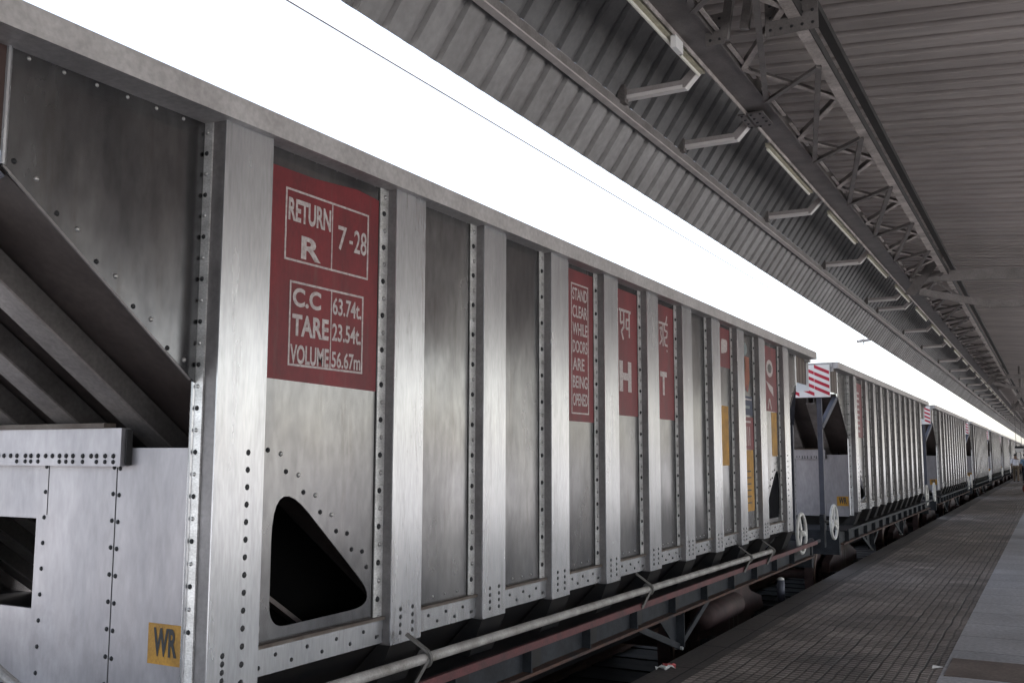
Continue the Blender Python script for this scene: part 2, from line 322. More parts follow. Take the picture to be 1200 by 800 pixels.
def text_mesh(txt, y0, y1, z0, z1, x, mn, bold=0.0, thick=0.0015):
    """flat lettering on a side wall facing +x, reading along +y, fitted into the given rectangle (returns vertex/face lists)"""
    cu = bpy.data.curves.new('txt', 'FONT'); cu.body = txt; cu.size = 1; cu.offset = bold; cu.resolution_u = 4
    cu.extrude = 0.0
    ob = bpy.data.objects.new('txt', cu); COL.objects.link(ob)
    dg = bpy.context.evaluated_depsgraph_get(); dg.update()
    me = bpy.data.meshes.new_from_object(ob.evaluated_get(dg))
    vs = [v.co.copy() for v in me.vertices]; fs = [tuple(p.vertices) for p in me.polygons]
    bpy.data.objects.remove(ob); bpy.data.curves.remove(cu); bpy.data.meshes.remove(me)
    if not vs: return None
    ax, bx = min(v.x for v in vs), max(v.x for v in vs); ay, by = min(v.y for v in vs), max(v.y for v in vs)
    out = [(x, y0 + (v.x - ax) / (bx - ax) * (y1 - y0), z0 + (v.y - ay) / (by - ay) * (z1 - z0)) for v in vs]
    return out, fs
def put_text(mb, txt, y0, y1, z0, z1, x, mn, bold=0.0):
    r = text_mesh(txt, y0, y1, z0, z1, x, mn, bold)
    if r: mb.add(r[0], r[1], mn)
def frame_rect(mb, y0, y1, z0, z1, w, x0, x1, mn):
    mb.box(x0, x1, y0, y1, z0, z0 + w, mn); mb.box(x0, x1, y0, y1, z1 - w, z1, mn)
    mb.box(x0, x1, y0, y0 + w, z0 + w, z1 - w, mn); mb.box(x0, x1, y1 - w, y1, z0 + w, z1 - w, mn)

# ------------------------------------------------------------------ setting: ground, platform, track
TX = -4.31            # track centre
RAILZ = -0.84
mb = MB(); mb.box(-4000, 4000, -4000, 4000, -1.6, -1.25, 'ground')
tag(mb.build('ground'), kind='structure')
mb = MB()
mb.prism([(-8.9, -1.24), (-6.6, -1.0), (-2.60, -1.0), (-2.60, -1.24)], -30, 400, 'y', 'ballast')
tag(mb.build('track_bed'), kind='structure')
mb = MB()
for s_ in (-1, 1):
    c = TX + s_ * 0.838
    mb.prism([(c - .07, -1.0), (c + .07, -1.0), (c + .07, -.98), (c + .012, -.96), (c + .012, -.885), (c + .036, -.87), (c + .036, -.84), (c - .036, -.84), (c - .036, -.87), (c - .012, -.885), (c - .012, -.96), (c - .07, -.98)], -30, 400, 'y', 'rail')
tag(mb.build('rails'), kind='structure')
mb = MB()
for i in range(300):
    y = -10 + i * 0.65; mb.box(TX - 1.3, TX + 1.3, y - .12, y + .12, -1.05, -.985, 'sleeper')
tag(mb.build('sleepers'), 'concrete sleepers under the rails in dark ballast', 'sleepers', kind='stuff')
mb = MB(); mb.box(-60, -6.05, -30, 400, -1.2, 0.0, 'palefloor'); tag(mb.build('unseen_light_blocker'), kind='structure')  # unseen, added to block low light under the train; pale to bounce light
EDGE = -2.63
mb = MB()
mb.box(EDGE + 0.06, 10, -30, 400, -1.2, -0.06, 'kerbstone')
mb.box(EDGE, EDGE + 0.30, -30, 400, -0.12, 0.0, 'kerbstone')
mb.box(EDGE + 0.301, -0.787, -30, 400, -0.058, 0.0, 'paver')
mb.box(-0.786, 1.80, -30, 400, -0.058, 0.003, 'slab')
mb.box(1.801, 4.5, -30, 400, -0.058, 0.0, 'paver'); mb.box(4.501, 10, -30, 400, -0.058, 0.001, 'palefloor')
tag(mb.build('platform'), kind='structure')
mb = MB(); mb.box(-0.76, 0.55, 7.80, 8.50, 0.0, 0.007, 'brownslab')
tag(mb.build('stone_slab', bevel=0.003), 'worn brown stone slab set in the grey paving strip nearest the camera', 'paving slab')

# ------------------------------------------------------------------ wagon
PITCH = 13.75
WC = Vector((TX, 7.335, RAILZ))
PX, FX = -2.80, -2.74
ribs = [(2.700, 2.965)] + [(3.838 + .846 * k, 4.090 + .846 * k) for k in range(9)] + [(11.705, 11.970)]
ZB, ZT = 0.80, 2.86
def my(y): return 2 * 7.335 - y
MIR = lambda x: 2 * TX - x

def rivrow(mb, pts, r=0.009, mn='rivet', nx=(1, 0, 0), dark_every=2):
    for i, p in enumerate(pts):
        d = (i % dark_every == 0)
        mb.dome(p, nx, r * (1.15 if d else 1), 'rivet_dark' if d else mn, n=7)

def rounded(pts, rad, n=5):
    out = []
    m = len(pts)
    for i in range(m):
        a, b, c = Vector(pts[i - 1]), Vector(pts[i]), Vector(pts[(i + 1) % m])
        r = rad[i]; u = (a - b).normalized(); v = (c - b).normalized()
        p0 = b + u * r; p1 = b + v * r
        for k in range(n + 1):
            t = k / n; q = (1 - t) ** 2 * p0 + 2 * t * (1 - t) * b + t * t * p1; out.append((q.x, q.y))
    return out
HOLE = rounded([(3.085, 1.50), (3.83, .862), (3.085, .855)], (0.30, 0.22, 0.10), 9)

def build_wagon():
    root = empty('hopper_wagon', WC)
    O = WC
    # --- side panels
    panels = []
    for i in range(10):
        y0 = ribs[i][1]; y1 = ribs[i + 1][0]
        mb = MB()
        if i in (0, 9):
            hole = HOLE if i == 0 else [(my(p[0]), p[1]) for p in reversed(HOLE)]
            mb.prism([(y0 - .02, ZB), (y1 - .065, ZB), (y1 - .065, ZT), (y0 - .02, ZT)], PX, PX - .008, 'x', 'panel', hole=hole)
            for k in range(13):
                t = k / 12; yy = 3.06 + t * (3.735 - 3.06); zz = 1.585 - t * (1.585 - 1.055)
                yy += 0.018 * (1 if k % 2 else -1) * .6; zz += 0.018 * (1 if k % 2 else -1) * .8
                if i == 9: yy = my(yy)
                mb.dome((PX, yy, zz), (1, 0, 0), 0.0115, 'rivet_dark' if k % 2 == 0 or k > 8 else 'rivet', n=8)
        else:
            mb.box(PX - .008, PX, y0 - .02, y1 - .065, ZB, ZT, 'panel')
        # rivets just under the rim
        n = max(2, int((y1 - y0) / .14))
        for k in range(n): mb.dome((PX, y0 + .05 + k * (y1 - y0 - .15) / (n - 1), 2.845), (1, 0, 0), .009, 'rivet', n=7)
        if i not in (0, 9):
            for k in range(4): mb.dome((PX, y0 + .08 + k * (y1 - y0 - .25) / 3, .84), (1, 0, 0), .007, 'rivet', n=6)
        p = mb.build('side_panel', root, O); panels.append(p)
    # --- ribs: hat section (flange strip, web, broad face)
    for i, (y0, y1) in enumerate(ribs):
        mb = MB(); zt = ZT - .003; zb = 0.675
        fw = .064
        xb = PX if i else -2.84
        mb.box(FX - .006, FX, y0, y1, zb, zt, 'rib')
        mb.box(xb, FX - .006, y0, y0 + .006, zb, zt, 'web')
        mb.box(xb, FX - .006, y1 - .006, y1, zb, zt, 'web')
        if i:
            mb.box(PX + .0005, PX + .008, y0 - fw, y0, zb + .02, zt, 'strip'); mb.box(PX + .0005, PX + .003, y0 - fw - .006, y0 - fw, zb + .02, zt, 'seam')
            n = 26
            rivrow(mb, [(PX + .008, y0 - fw / 2 + (.004 if k % 2 else -.004), .72 + k * (2.80 - .72) / (n - 1)) for k in range(n)], r=.0125)
        else:
            mb.box(-2.856, -2.806, y0 - .008, y0 - .0005, .62, zt, 'strip')
            mb.tube((-2.856, y0 - .008, .62), (-2.856, y0 - .008, zt), .009, 'rib', n=8)
            n = 24
            rivrow(mb, [(-2.832, y0 - .008, .9 + k * (2.80 - .9) / (n - 1)) for k in range(n)], r=.009, nx=(0, -1, 0))
        if i in (0,):
            for k in range(14): mb.dome((FX, 2.876, 1.56 - k * .0665), (1, 0, 0), .0125, 'rivet_dark', h=.004)
            for c_ in (2.776, 2.876):
                for k in range(5): mb.dome((FX, c_, .845 + .0 - .035 - k * .030 - (0)), (1, 0, 0), .0115, 'rivet_dark', h=.004) if c_ < 2.8 else None
            for k in range(4): mb.dome((FX, 2.871, .665 + .03), (1, 0, 0), .0115, 'rivet_dark', h=.004)
        elif i == 10:
            for k in range(14): mb.dome((FX, 11.80, 1.56 - k * .0665), (1, 0, 0), .0115, 'rivet_dark', h=.004)
        else:
            for c_ in (y0 + .08, y0 + .18):
                for k in range(4): mb.dome((FX, c_, .83 - k * .036), (1, 0, 0), .0115, 'rivet_dark', h=.004)
        mb.build('rib', root, O)
    # --- rim beam
    mb = MB()
    for xs, xe in ((-2.70, -2.92), (MIR(-2.70), MIR(-2.92))):
        mb.box(xs, xe, 1.21, 13.46, 2.84, 2.862, 'rim')
        mb.box(xs, (xs * 2 + xe) / 3, 1.21, 13.46, 2.8622, 2.935, 'rim')
    mb.box(-2.78, MIR(-2.78), 1.21, 1.30, 2.80, 2.933, 'rim'); mb.box(-2.78, MIR(-2.78), 13.37, 13.46, 2.80, 2.933, 'rim')
    mb.build('top_rim', root, O)
    # --- ledge and riveted bottom strip
    mb = MB()
    for i in range(10):
        y0 = ribs[i][1] + .001; y1 = ribs[i + 1][0] - .001
        mb.box(PX - .004, PX + .030, y0, y1, .792, .806, 'ledge')
        mb.box(PX - .008, PX + .016, y0, y1, .685, .790, 'rib')
        n = 9 if i == 0 else 7
        for k in range(n):
            mb.dome((PX + .016, y0 + .05 + k * (y1 - y0 - .1) / (n - 1), .755 if k % 2 else .718), (1, 0, 0), .0095, 'rivet_dark', n=7)
    mb.build('bottom_strip', root, O)
    # --- end side panels (triangular) both ends, with diagonal bolts
    for e in (0, 1):
        f = (lambda y: y) if e == 0 else my
        mb = MB()
        mb.prism([(f(1.86), 2.862), (f(1.86), 2.452), (f(2.690), 1.822), (f(2.690), 2.862)], -2.845, -2.855, 'x', 'panel')
        # rolled lower edge
        mb.bar((-2.843, f(1.86), 2.452), (-2.843, f(2.66), 1.832), .008, .008, 'web')
        mb.tube((-2.845, f(1.862), 2.455), (-2.845, f(1.862), 2.84), .010, 'rib', n=8)
        for k in range(10):
            t = k / 9
            mb.dome((-2.845, f(1.90 + t * .73), 2.50 - t * .60 + (.025 if k % 2 else -.005) - .02), (1, 0, 0), .010, 'rivet' if k % 2 else 'rivet_dark', n=8)
        for k in range(6): mb.dome((-2.845, f(1.93 + k * .13), 2.825), (1, 0, 0), .008, 'rivet', n=7)
        mb.build('end_side_panel', root, O)
        # striped board on the side beyond the panel
        mb = MB()
        n = 7
        for k in range(n):
            ya = 1.22 + (1.8595 - 1.22) * k / n; yb = 1.22 + (1.8595 - 1.22) * (k + 1) / n
            mb.prism([(f(ya), 2.84), (f(ya + .0), 2.50), (f(yb), 2.50), (f(yb), 2.84)], -2.846, -2.853, 'x', 'hazard_tan' if k % 2 else 'hazard_brown')
        mb.build('striped_side_board', root, O)
        # sloping end sheet with stiffeners beneath
        mb = MB()
        a = (1.80, 2.49); b = (4.15, .80)
        if e == 1: a = (my(a[0]), a[1]); b = (my(b[0]), b[1])
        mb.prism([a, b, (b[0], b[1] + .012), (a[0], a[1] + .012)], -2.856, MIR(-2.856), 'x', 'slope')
        mb.build('slope_sheet', root, O)
        for k in range(7):
            xc = -3.24 - k * .40
            mb = MB(); w = .055
            off = -.012
            for (q0, q1, h) in (((xc - w, xc - w + .012), None, .11), ((xc + w - .012, xc + w), None, .11)):
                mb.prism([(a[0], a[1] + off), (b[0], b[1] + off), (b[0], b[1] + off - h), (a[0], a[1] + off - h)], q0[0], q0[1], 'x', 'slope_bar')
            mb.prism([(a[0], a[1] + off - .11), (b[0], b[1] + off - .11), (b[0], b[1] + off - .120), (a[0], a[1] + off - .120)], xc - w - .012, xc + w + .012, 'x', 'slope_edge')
            mb.build('slope_stiffener', root, O)
        mb = MB(); mb.box(-3.06, -3.07, f(3.0), f(4.19), .60, 1.62, 'hatch_shade'); mb.bar((-3.03, f(3.02), 1.12), (-3.03, f(3.65), .72), .05, .02, 'slope'); mb.build('hatch_shade_screen', root, O)  # black sheet added behind the hatch as painted shade
        # end wall
        yb0, yb1 = f(2.715), f(2.730)
        mb = MB()
        outer = [(-2.842, .60), (-2.842, 1.577), (MIR(-2.842), 1.577), (MIR(-2.842), .60)]
        hol = [(-3.765, .915), (-3.765, 1.285), (-4.86, 1.285), (-4.86, .915)]
        mb.prism(outer, yb0, yb1, 'y', 'bulk', hole=hol)
        nrm = (0, -1, 0) if e == 0 else (0, 1, 0)
        yf = yb0
        for xc, dbl in ((-3.30, True), (-3.715, False)):
            for k in range(9):
                z = 1.50 - k * .105
                mb.dome((xc, yf, z), nrm, .010, 'rivet_dark', n=7)
                if dbl: mb.dome((xc + .035, yf, z - .004), nrm, .010, 'rivet_dark', n=7)
        mb.box(-3.284, -3.280, yf - (.0015 if e == 0 else -.0015), yf, .62, 1.50, 'seam')
        mb.box(-3.70, -3.697, yf - (.0015 if e == 0 else -.0015), yf, 1.30, 1.52, 'seam')
        mb.build('end_wall', root, O)
        mb = MB()
        d = -1 if e == 0 else 1
        mb.box(-3.215, MIR(-3.215), yf + d * .002, yf + d * .045, 1.505, 1.655, 'bulk')
        mb.box(-3.205, -3.200, yf + d * .002, yf + d * .03, 1.51, 1.65, 'seam')
        mb.box(-3.30, MIR(-3.30), yf + d * .002, yf + d * .06, 1.656, 1.675, 'ledge')
        rr = random.Random(3)
        for k in range(26):
            xk = -3.25 - k * .045 - rr.random() * .02
            mb.dome((xk, yf + d * .045, 1.545), (0, d, 0), .011, 'rivet_dark', n=7)
            if rr.random() < .7: mb.dome((xk, yf + d * .045, 1.522), (0, d, 0), .010, 'rivet_dark', n=7)
        mb.build('end_wall_angle', root, O)
        # yellow stencil patch
        mb = MB(); mb.box(-3.065, -2.885, yf + d * .0015, yf, .765, .915, 'yellow')
        patch = mb.build('yellow_patch', root, O)
        if e == 0:
            r = text_mesh('WR', 0, 1, 0, 1, 0, 'ink', .035)
            mb = MB()
            mb.add([(-3.035 + v[1] * .125, yf - .003, .795 + v[2] * .105) for v in r[0]], r[1], 'ink')
            mb.build('stencil_letters', patch, O)
        # cross stripes board at the very end
        mb = MB(); ye = f(1.205); yd = ye + d * .01
        mb.box(-2.82, MIR(-2.82), ye, yd, 2.42, 2.90, 'stripe_white')
        for k in range(13):
            x = -2.83 - k * .22
            for j in range(4):
                z = 2.44 + j * .105
                mb.prism([(x, z), (x - .215, z + .10), (x - .215, z + .15), (x, z + .05)], yd, yd + d * .002, 'y', 'stripe_red')
        mb.build('striped_end_board', root, O)
        # corner posts
        for xs in (-3.03, MIR(-3.03)):
            mb = MB()
            mb.bar((xs, f(1.42), .30), (xs, f(1.42), 2.42), .07, .06, 'post', up=(0, 1, 0))
            if e: mb.box(xs + sg * .12, xs + sg * .17, 12.50, 12.68, .46, 2.05, 'black'); mb.box(xs + sg * .10, xs + sg * .15, 12.86, 13.06, .46, 2.40, 'black'); mb.bar((xs + sg * .14, 12.40, 1.95), (xs + sg * .14, 13.0, 2.46), .05, .10, 'black')
            sg = 1 if xs > TX else -1
            mb.bar((xs + sg * .01, f(1.42), 1.98), (xs + sg * .15, f(1.86), 2.44), .07, .06, 'post')
            mb.build('corner_post', root, O)
            if e == 0: continue
            mb = MB()
            xr = xs + sg * .02
            mb.tube((xr, f(2.30), .46), (xr, f(2.30), 1.98), .016, 'post', n=8)
            mb.tube((xr, f(1.96), .46), (xr, f(1.96), 2.24), .016, 'post', n=8)
            for k in range(4): mb.tube((xr, f(1.96), .70 + k * .33), (xr, f(2.30), .70 + k * .33), .012, 'post', n=8)
            mb.build('end_ladder', root, O)
        # end floor / headstock
        mb = MB()
        mb.box(-2.86, MIR(-2.86), f(1.46), f(2.70), .42, .46, 'under')
        mb.box(-2.80, MIR(-2.80), f(1.36), f(1.45), .12, .47, 'under')
        mb.tube((-3.20, f(1.36), .30), (-3.20, f(1.31), .30), .05, 'clamp')
        mb.build('headstock', root, O)
        # coupler
        mb = MB()
        mb.box(TX - .09, TX + .09, f(1.36), f(.93), .16, .34, 'wheelrust')
        mb.prism([(TX - .2, f(.93)), (TX + .16, f(.93)), (TX + .2, f(.72)), (TX + .02, f(.64)), (TX - .06, f(.78)), (TX - .2, f(.70))], .10, .38, 'z', 'wheelrust')
        mb.build('coupler', root, O)
        mb = MB()
        for dx in (.42, .56):
            pts = [Vector((TX + dx, f(1.34), .2)), Vector((TX + dx, f(1.18), .05)), Vector((TX + dx - .05, f(1.0), -.15)), Vector((TX + dx - .1, f(.8), -.22))]
            for q0, q1 in zip(pts, pts[1:]): mb.tube(q0, q1, .022, 'black', n=8)
        mb.build('brake_hose', root, O, smooth=True)
        # brake hand wheel on the side
        wy = f(12.40) if e else f(14.3 - PITCH + .95)
        wy = my(2.27) if e else 2.27
        wy = 12.35 if e else 0.0
        yw = 12.40 if e else 14.78 - PITCH
        mbw = MB(); wc = (-2.74 if e else -2.80, yw, .615)
        mbw.torus(wc, (1, 0, 0), .235, .021, 'wheelwhite')
        mbw.tube((wc[0] + .04, yw, wc[2]), (wc[0] - .06, yw, wc[2]), .035, 'wheelwhite')
        w = mbw.build('hand_wheel', root, O, smooth=True)
        mbs = MB()
        for k in range(3):
            t = math.radians(90 + 120 * k + 25 * e)
            mbs.bar(wc, (wc[0], yw + math.cos(t) * .23, wc[2] + math.sin(t) * .23), .045, .018, 'wheelwhite', up=(1, 0, 0))
        mbs.build('wheel_spokes', w, O)
        mbb = MB()
        mbb.tube((wc[0] - .06, yw, wc[2]), (-3.0, yw, wc[2]), .022, 'clamp')
        mbb.box(-2.93, -2.99, yw - .06, yw + .06, .25, .72, 'under')
        mbb.build('hand_wheel_bracket', root, O)
    # --- hopper underbody
    mb = MB()
    mb.prism([(PX - .01, .686), (-3.16, .34), (-3.55, -.15), (MIR(-3.55), -.15), (MIR(-3.16), .34), (MIR(PX - .01), .686)], 4.2, my(4.2), 'y', 'black')
    mb.prism([(PX - .01, .686), (-3.16, .34), (-3.3, .2), (MIR(-3.3), .2), (MIR(-3.16), .34), (MIR(PX - .01), .686)], 2.98, 4.19, 'y', 'black')
    mb.prism([(PX - .01, .686), (-3.16, .34), (-3.3, .2), (MIR(-3.3), .2), (MIR(-3.16), .34), (MIR(PX - .01), .686)], my(4.19), my(2.98), 'y', 'black')
    for (y0, y1) in ribs:
        for sx in (1, -1):
            q = lambda x: x if sx == 1 else MIR(x)
            mb.prism([(q(FX - .001), .674), (q(PX - .012), .674), (q(-3.20), .28), (q(-3.05), .22), (q(-2.82), .48)], y0, y0 + .012, 'y', 'black')
            mb.prism([(q(FX - .001), .674), (q(PX - .012), .674), (q(-3.20), .28), (q(-3.05), .22), (q(-2.82), .48)], y1 - .012, y1, 'y', 'black')
            mb.prism([(q(FX - .001), .674), (q(FX - .012), .674), (q(-2.84), .47), (q(-3.07), .21), (q(-3.05), .22), (q(-2.82), .48)], y0 + .013, y1 - .013, 'y', 'black')
    mb.build('hopper_bottom', root, O)
    # --- far side wall (plain sheet with its own hatch)
    mb = MB()
    xo = MIR(PX)
    hole = rounded([(3.97, 1.22), (4.14, 1.12), (4.14, .99), (3.97, .98)], (0.03, 0.02, 0.02, 0.02))
    mb.prism([(2.70, .40), (11.97, .40), (11.97, 2.86), (2.70, 2.86)], xo, xo + .008, 'x', 'panel', hole=hole)
    for (y0, y1) in ribs[:1] + ribs[2:]:
        mb.box(MIR(FX), xo - .0005, y0, y1, .67, 2.857, 'rib')
    for e in (0, 1):
        f = (lambda y: y) if e == 0 else my
        mb.prism([(f(1.86), 2.84), (f(1.86), 2.452), (f(2.69), 1.815), (f(2.69), 2.84)], MIR(-2.845), MIR(-2.855), 'x', 'panel')
    mb.build('far_side_wall', root, O)
    # --- sole bar
    for sx in (1, -1):
        q = (lambda x: x) if sx == 1 else MIR
        mb = MB()
        mb.box(q(-2.83), q(-2.815), 1.46, my(1.46), .282, .455, 'under')
        mb.box(q(-2.95), q(-2.70), 1.46, my(1.46), .456, .470, 'black')
        mb.box(q(-2.6995), q(-2.68), 1.46, my(1.46), .455, .490, 'under')
        mb.box(q(-2.90), q(-2.75), 1.46, my(1.46), .262, .281, 'rustbar')
        y = 1.9
        while y < my(1.8):
            mb.box(q(-2.8145), q(-2.755), y, y + .012, .283, .455, 'under')
            mb.box(q(-2.8145), q(-2.806), y + .012, y + .22, .283, .455, 'black')
            y += .423 * 2
        mb.build('sole_bar', root, O)
        for yc in (4.23, 8.03):
            mb = MB()
            for (ya, yb) in ((yc - .92, yc), (yc + .80, yc)):
                mb.bar((q(-2.80), ya, .262), (q(-2.80), yb, -.02), .05, .018, 'under', up=(1, 0, 0))
            mb.prism([(yc - .42, .26), (yc + .22, .26), (yc + .05, -.02), (yc - .03, -.02)], q(-2.825), q(-2.835), 'x', 'under')
            mb.bar((q(-2.805), yc, .262), (q(-2.805), yc, -.02), .10, .012, 'under', up=(0, 1, 0))
            mb.tube((q(-2.84), yc, -.03), (q(-2.77), yc, -.03), .016, 'wheelwhite', n=10)
            mb.build('v_brace', root, O)
    # --- bogies
    for e in (0, 1):
        f = (lambda y: y) if e == 0 else my
        bc = f(3.75)
        mb = MB()
        for sx in (1, -1):
            q = (lambda x: x) if sx == 1 else MIR
            mb.prism([(bc - 1.28, -.26), (bc - 1.2, -.12), (bc - .62, .02), (bc - .3, .20), (bc + .3, .20), (bc + .62, .02), (bc + 1.2, -.12), (bc + 1.28, -.26), (bc + .75, -.30), (bc + .45, -.55), (bc - .45, -.55), (bc - .75, -.30)], q(-3.18), q(-3.30), 'x', 'wheelrust')
            for k in range(-1, 2):
                mb.tube((q(-3.24), bc + k * .17, -.44), (q(-3.24), bc + k * .17, -.02), .065, 'clamp')
            for ax in (-1, 1):
                mb.box(q(-3.10), q(-3.20), bc + ax - .12, bc + ax + .12, -.54, -.27, 'under')
                mb.tube((q(-3.02), bc + ax, -.42), (q(-3.12), bc + ax, -.42), .09, 'clamp')
        mb.box(-3.2, MIR(-3.2), bc - .2, bc + .2, -.2, .08, 'under')
        bg_ = mb.build('bogie', root, O)
        for ax in (-1, 1):
            mb = MB()
            for s_ in (-1, 1):
                xw = TX + s_ * .86
                mb.tube((xw - .065, bc + ax, -.34), (xw + .065, bc + ax, -.34), .50, 'wheelrust', n=40)
                mb.torus((xw + s_ * .066, bc + ax, -.34), (1, 0, 0), .40, .02, 'rail', n=36)
                mb.tube((xw + s_ * .04, bc + ax, -.34), (xw + s_ * .12, bc + ax, -.34), .13, 'wheelrust', n=20)
            mb.tube((TX - 1.2, bc + ax, -.34), (TX + 1.2, bc + ax, -.34), .075, 'wheelrust', n=16)
            mb.build('wheelset', bg_, O)
    return root, panels

wagon, panels = build_wagon()

# second wagon: plain copy (taken before the first gets its own painted signs)
CREST = 'hopper wagons of the goods train'
def wagon_copy(k, label, skip=()):
    w = copy_tree(wagon, None, skip); w.location = WC + Vector((0, PITCH * k, 0))
    tag(w, label, 'wagon', CREST); return w
ords = ['second', 'third', 'fourth', 'fifth', 'sixth', 'seventh', 'eighth', 'ninth', 'tenth', 'eleventh', 'twelfth', 'thirteenth', 'fourteenth', 'fifteenth']
small = ('wheel_spokes', 'stencil_letters', 'brake_hose', 'end_ladder', 'hand_wheel_bracket', 'v_brace', 'slope_stiffener', 'striped_side_board')
waglist = []
for k in range(1, 15):
    lab = ('%s silver hopper wagon counting from the camera, ' % ords[k - 1]) + \
          ('narrow red panel' if k == 1 else 'beside the platform' if k < 5 else 'a far grey sliver')
    waglist.append(wagon_copy(k, lab, small if k > 3 else ()))
tag(wagon, 'nearest silver hopper wagon, red painted panel reading RETURN and TARE on its side', 'wagon', CREST)
w2 = waglist[0]

# --- painted signs of the first wagon
O = WC; XS = PX + .0015; XL = PX + .0032
def sheet(mb, y0, y1, z0, z1, mn, x=XS): mb.box(PX, x, y0, y1, z0, z1, mn)
mb = MB(); mb.prism([(2.968, 1.865), (3.772, 1.850), (3.772, 2.775), (3.6, 2.788), (3.3, 2.765), (2.968, 2.762)], PX, XS, 'x', 'red')
s1 = mb.build('painted_notice', panels[0], O); s1['label'] = 'red painted panel with RETURN, C.C, TARE and VOLUME figures'
mb = MB(); W = .009
frame_rect(mb, 3.11, 3.69, 2.372, 2.685, W, XS, XL, 'letter'); mb.box(XS, XL, 3.418, 3.424, 2.381, 2.676, 'letter')
frame_rect(mb, 3.15, 3.66, 1.925, 2.288, W, XS, XL, 'letter'); mb.box(XS, XL, 3.424, 3.430, 1.934, 2.279, 'letter')
put_text(mb, 'RETURN', 3.128, 3.410, 2.545, 2.645, XL, 'letter', .032)
put_text(mb, 'R', 3.215, 3.345, 2.392, 2.492, XL, 'letter', .03)
put_text(mb, '7', 3.463, 3.525, 2.478, 2.590, XL, 'letter', .01)
put_text(mb, '-', 3.545, 3.570, 2.520, 2.535, XL, 'letter', .02)
put_text(mb, '28', 3.580, 3.675, 2.483, 2.592, XL, 'letter', .012)
put_text(mb, 'C.C', 3.170, 3.355, 2.180, 2.262, XL, 'letter', .032)
put_text(mb, 'TARE', 3.170, 3.412, 2.055, 2.148, XL, 'letter', .032)
put_text(mb, 'VOLUME', 3.162, 3.416, 1.935, 2.018, XL, 'letter', .028)
put_text(mb, '63.74t.', 3.436, 3.645, 2.176, 2.256, XL, 'letter', .02)
put_text(mb, '23.54t.', 3.436, 3.645, 2.058, 2.138, XL, 'letter', .02)
put_text(mb, '56.67m', 3.436, 3.645, 1.938, 2.012, XL, 'letter', .02)
mb.build('lettering', s1, O)
# bay 3 : STAND CLEAR notice
def bay(i): return ribs[i][1] + .003, ribs[i + 1][0] - .066
a, b = bay(3); mb = MB(); sheet(mb, a, b, 1.78, 2.81, 'red'); s = mb.build('painted_notice', panels[3], O)
s['label'] = 'narrow red painted notice reading STAND CLEAR WHILE DOORS ARE BEING OPENED'
mb = MB(); frame_rect(mb, 5.945, 6.225, 1.83, 2.72, .010, XS, XL, 'letter')
for k, t in enumerate(['STAND', 'CLEAR', 'WHILE', 'DOORS', 'ARE', 'BEING', 'OPENED']):
    z1 = 2.69 - k * .120; put_text(mb, t, 5.965, 6.205 - (.05 if len(t) == 3 else 0), z1 - .085, z1, XL, 'letter', .02)
mb.build('lettering', s, O)
# bays 4, 5 : Hindi letters with H and T
def strokes(mb, segs, y0, z0, w, h, th):
    for (p, q) in segs: mb.bar((XS + .001, y0 + p[0] * w, z0 + p[1] * h), (XS + .001, y0 + q[0] * w, z0 + q[1] * h), th, .002, 'letter', up=(1, 0, 0))
a, b = bay(4); mb = MB(); sheet(mb, a, b, 1.85, 2.80, 'red'); s = mb.build('painted_notice', panels[4], O)
s['label'] = 'red painted panel with a Hindi word above the letter H'
mb = MB()
strokes(mb, [((0, 1), (1, 1)), ((.12, 1), (.12, .55)), ((.12, .55), (.40, .62)), ((.40, .95), (.40, .40)), ((.40, .45), (.18, .28)), ((.18, .28), (.36, .02)), ((.58, .72), (.80, .72)), ((.60, .70), (.60, .40)), ((.60, .42), (.82, .42)), ((.86, 1), (.86, .12))], a + .155, 2.42, .235, .225, .020)
mb.build('lettering', s, O); mb = MB()
put_text(mb, 'H', a + .15, a + .39, 2.03, 2.26, XL, 'letter', .05)
mb.build('lettering', s, O)
a, b = bay(5); mb = MB(); sheet(mb, a, b, 1.85, 2.80, 'red'); s = mb.build('painted_notice', panels[5], O)
s['label'] = 'red painted panel with a Hindi word above the letter T'
mb = MB()
strokes(mb, [((0, 1), (1, 1)), ((.10, .75), (.32, .82)), ((.32, .82), (.20, .55)), ((.20, .55), (.34, .30)), ((.34, .30), (.08, .10)), ((.46, 1), (.46, .05)), ((.62, .95), (.66, .72)), ((.66, .72), (.95, .70)), ((.95, .70), (.88, .45)), ((.88, .45), (.62, .42)), ((.62, .42), (.66, .12)), ((.66, .12), (.96, .10)), ((.80, 1.05), (.92, 1.35)), ((.86, -.08), (.90, -.16))], a + .165, 2.45, .215, .20, .018)
mb.build('lettering', s, O); mb = MB()
put_text(mb, 'T', a + .18, a + .34, 2.05, 2.245, XL, 'letter', .04)
mb.build('lettering', s, O)
# bays 7-9 : small plates
a, b = bay(7); mb = MB(); sheet(mb, a, b, 2.42, 2.81, 'red'); s = mb.build('painted_notice', panels[7], O)
s['label'] = 'small red painted patch with a white mark near the rim'
mb = MB(); mb.prism(rounded([(a + .22, 2.55), (a + .42, 2.58), (a + .44, 2.70), (a + .23, 2.70)], (.04,) * 4), XS, XL, 'x', 'letter'); mb.build('painted_mark', s, O)
mb = MB(); sheet(mb, a, b - .1, 1.46, 2.04, 'yellow'); mb.build('yellow_patch', panels[7], O)
a, b = bay(8); a += .15
mb = MB()
mb.prism([(a + .08 + .10 * math.cos(t * math.pi / 8), 2.68 + .07 * math.sin(t * math.pi / 8)) for t in range(16)], PX, XS, 'x', 'cyan')
mb.prism([(a + .02, 2.60), (a + .25, 2.60), (a + .25, 2.36), (a + .17, 2.22), (a + .03, 2.30)], PX, XS, 'x', 'orange')
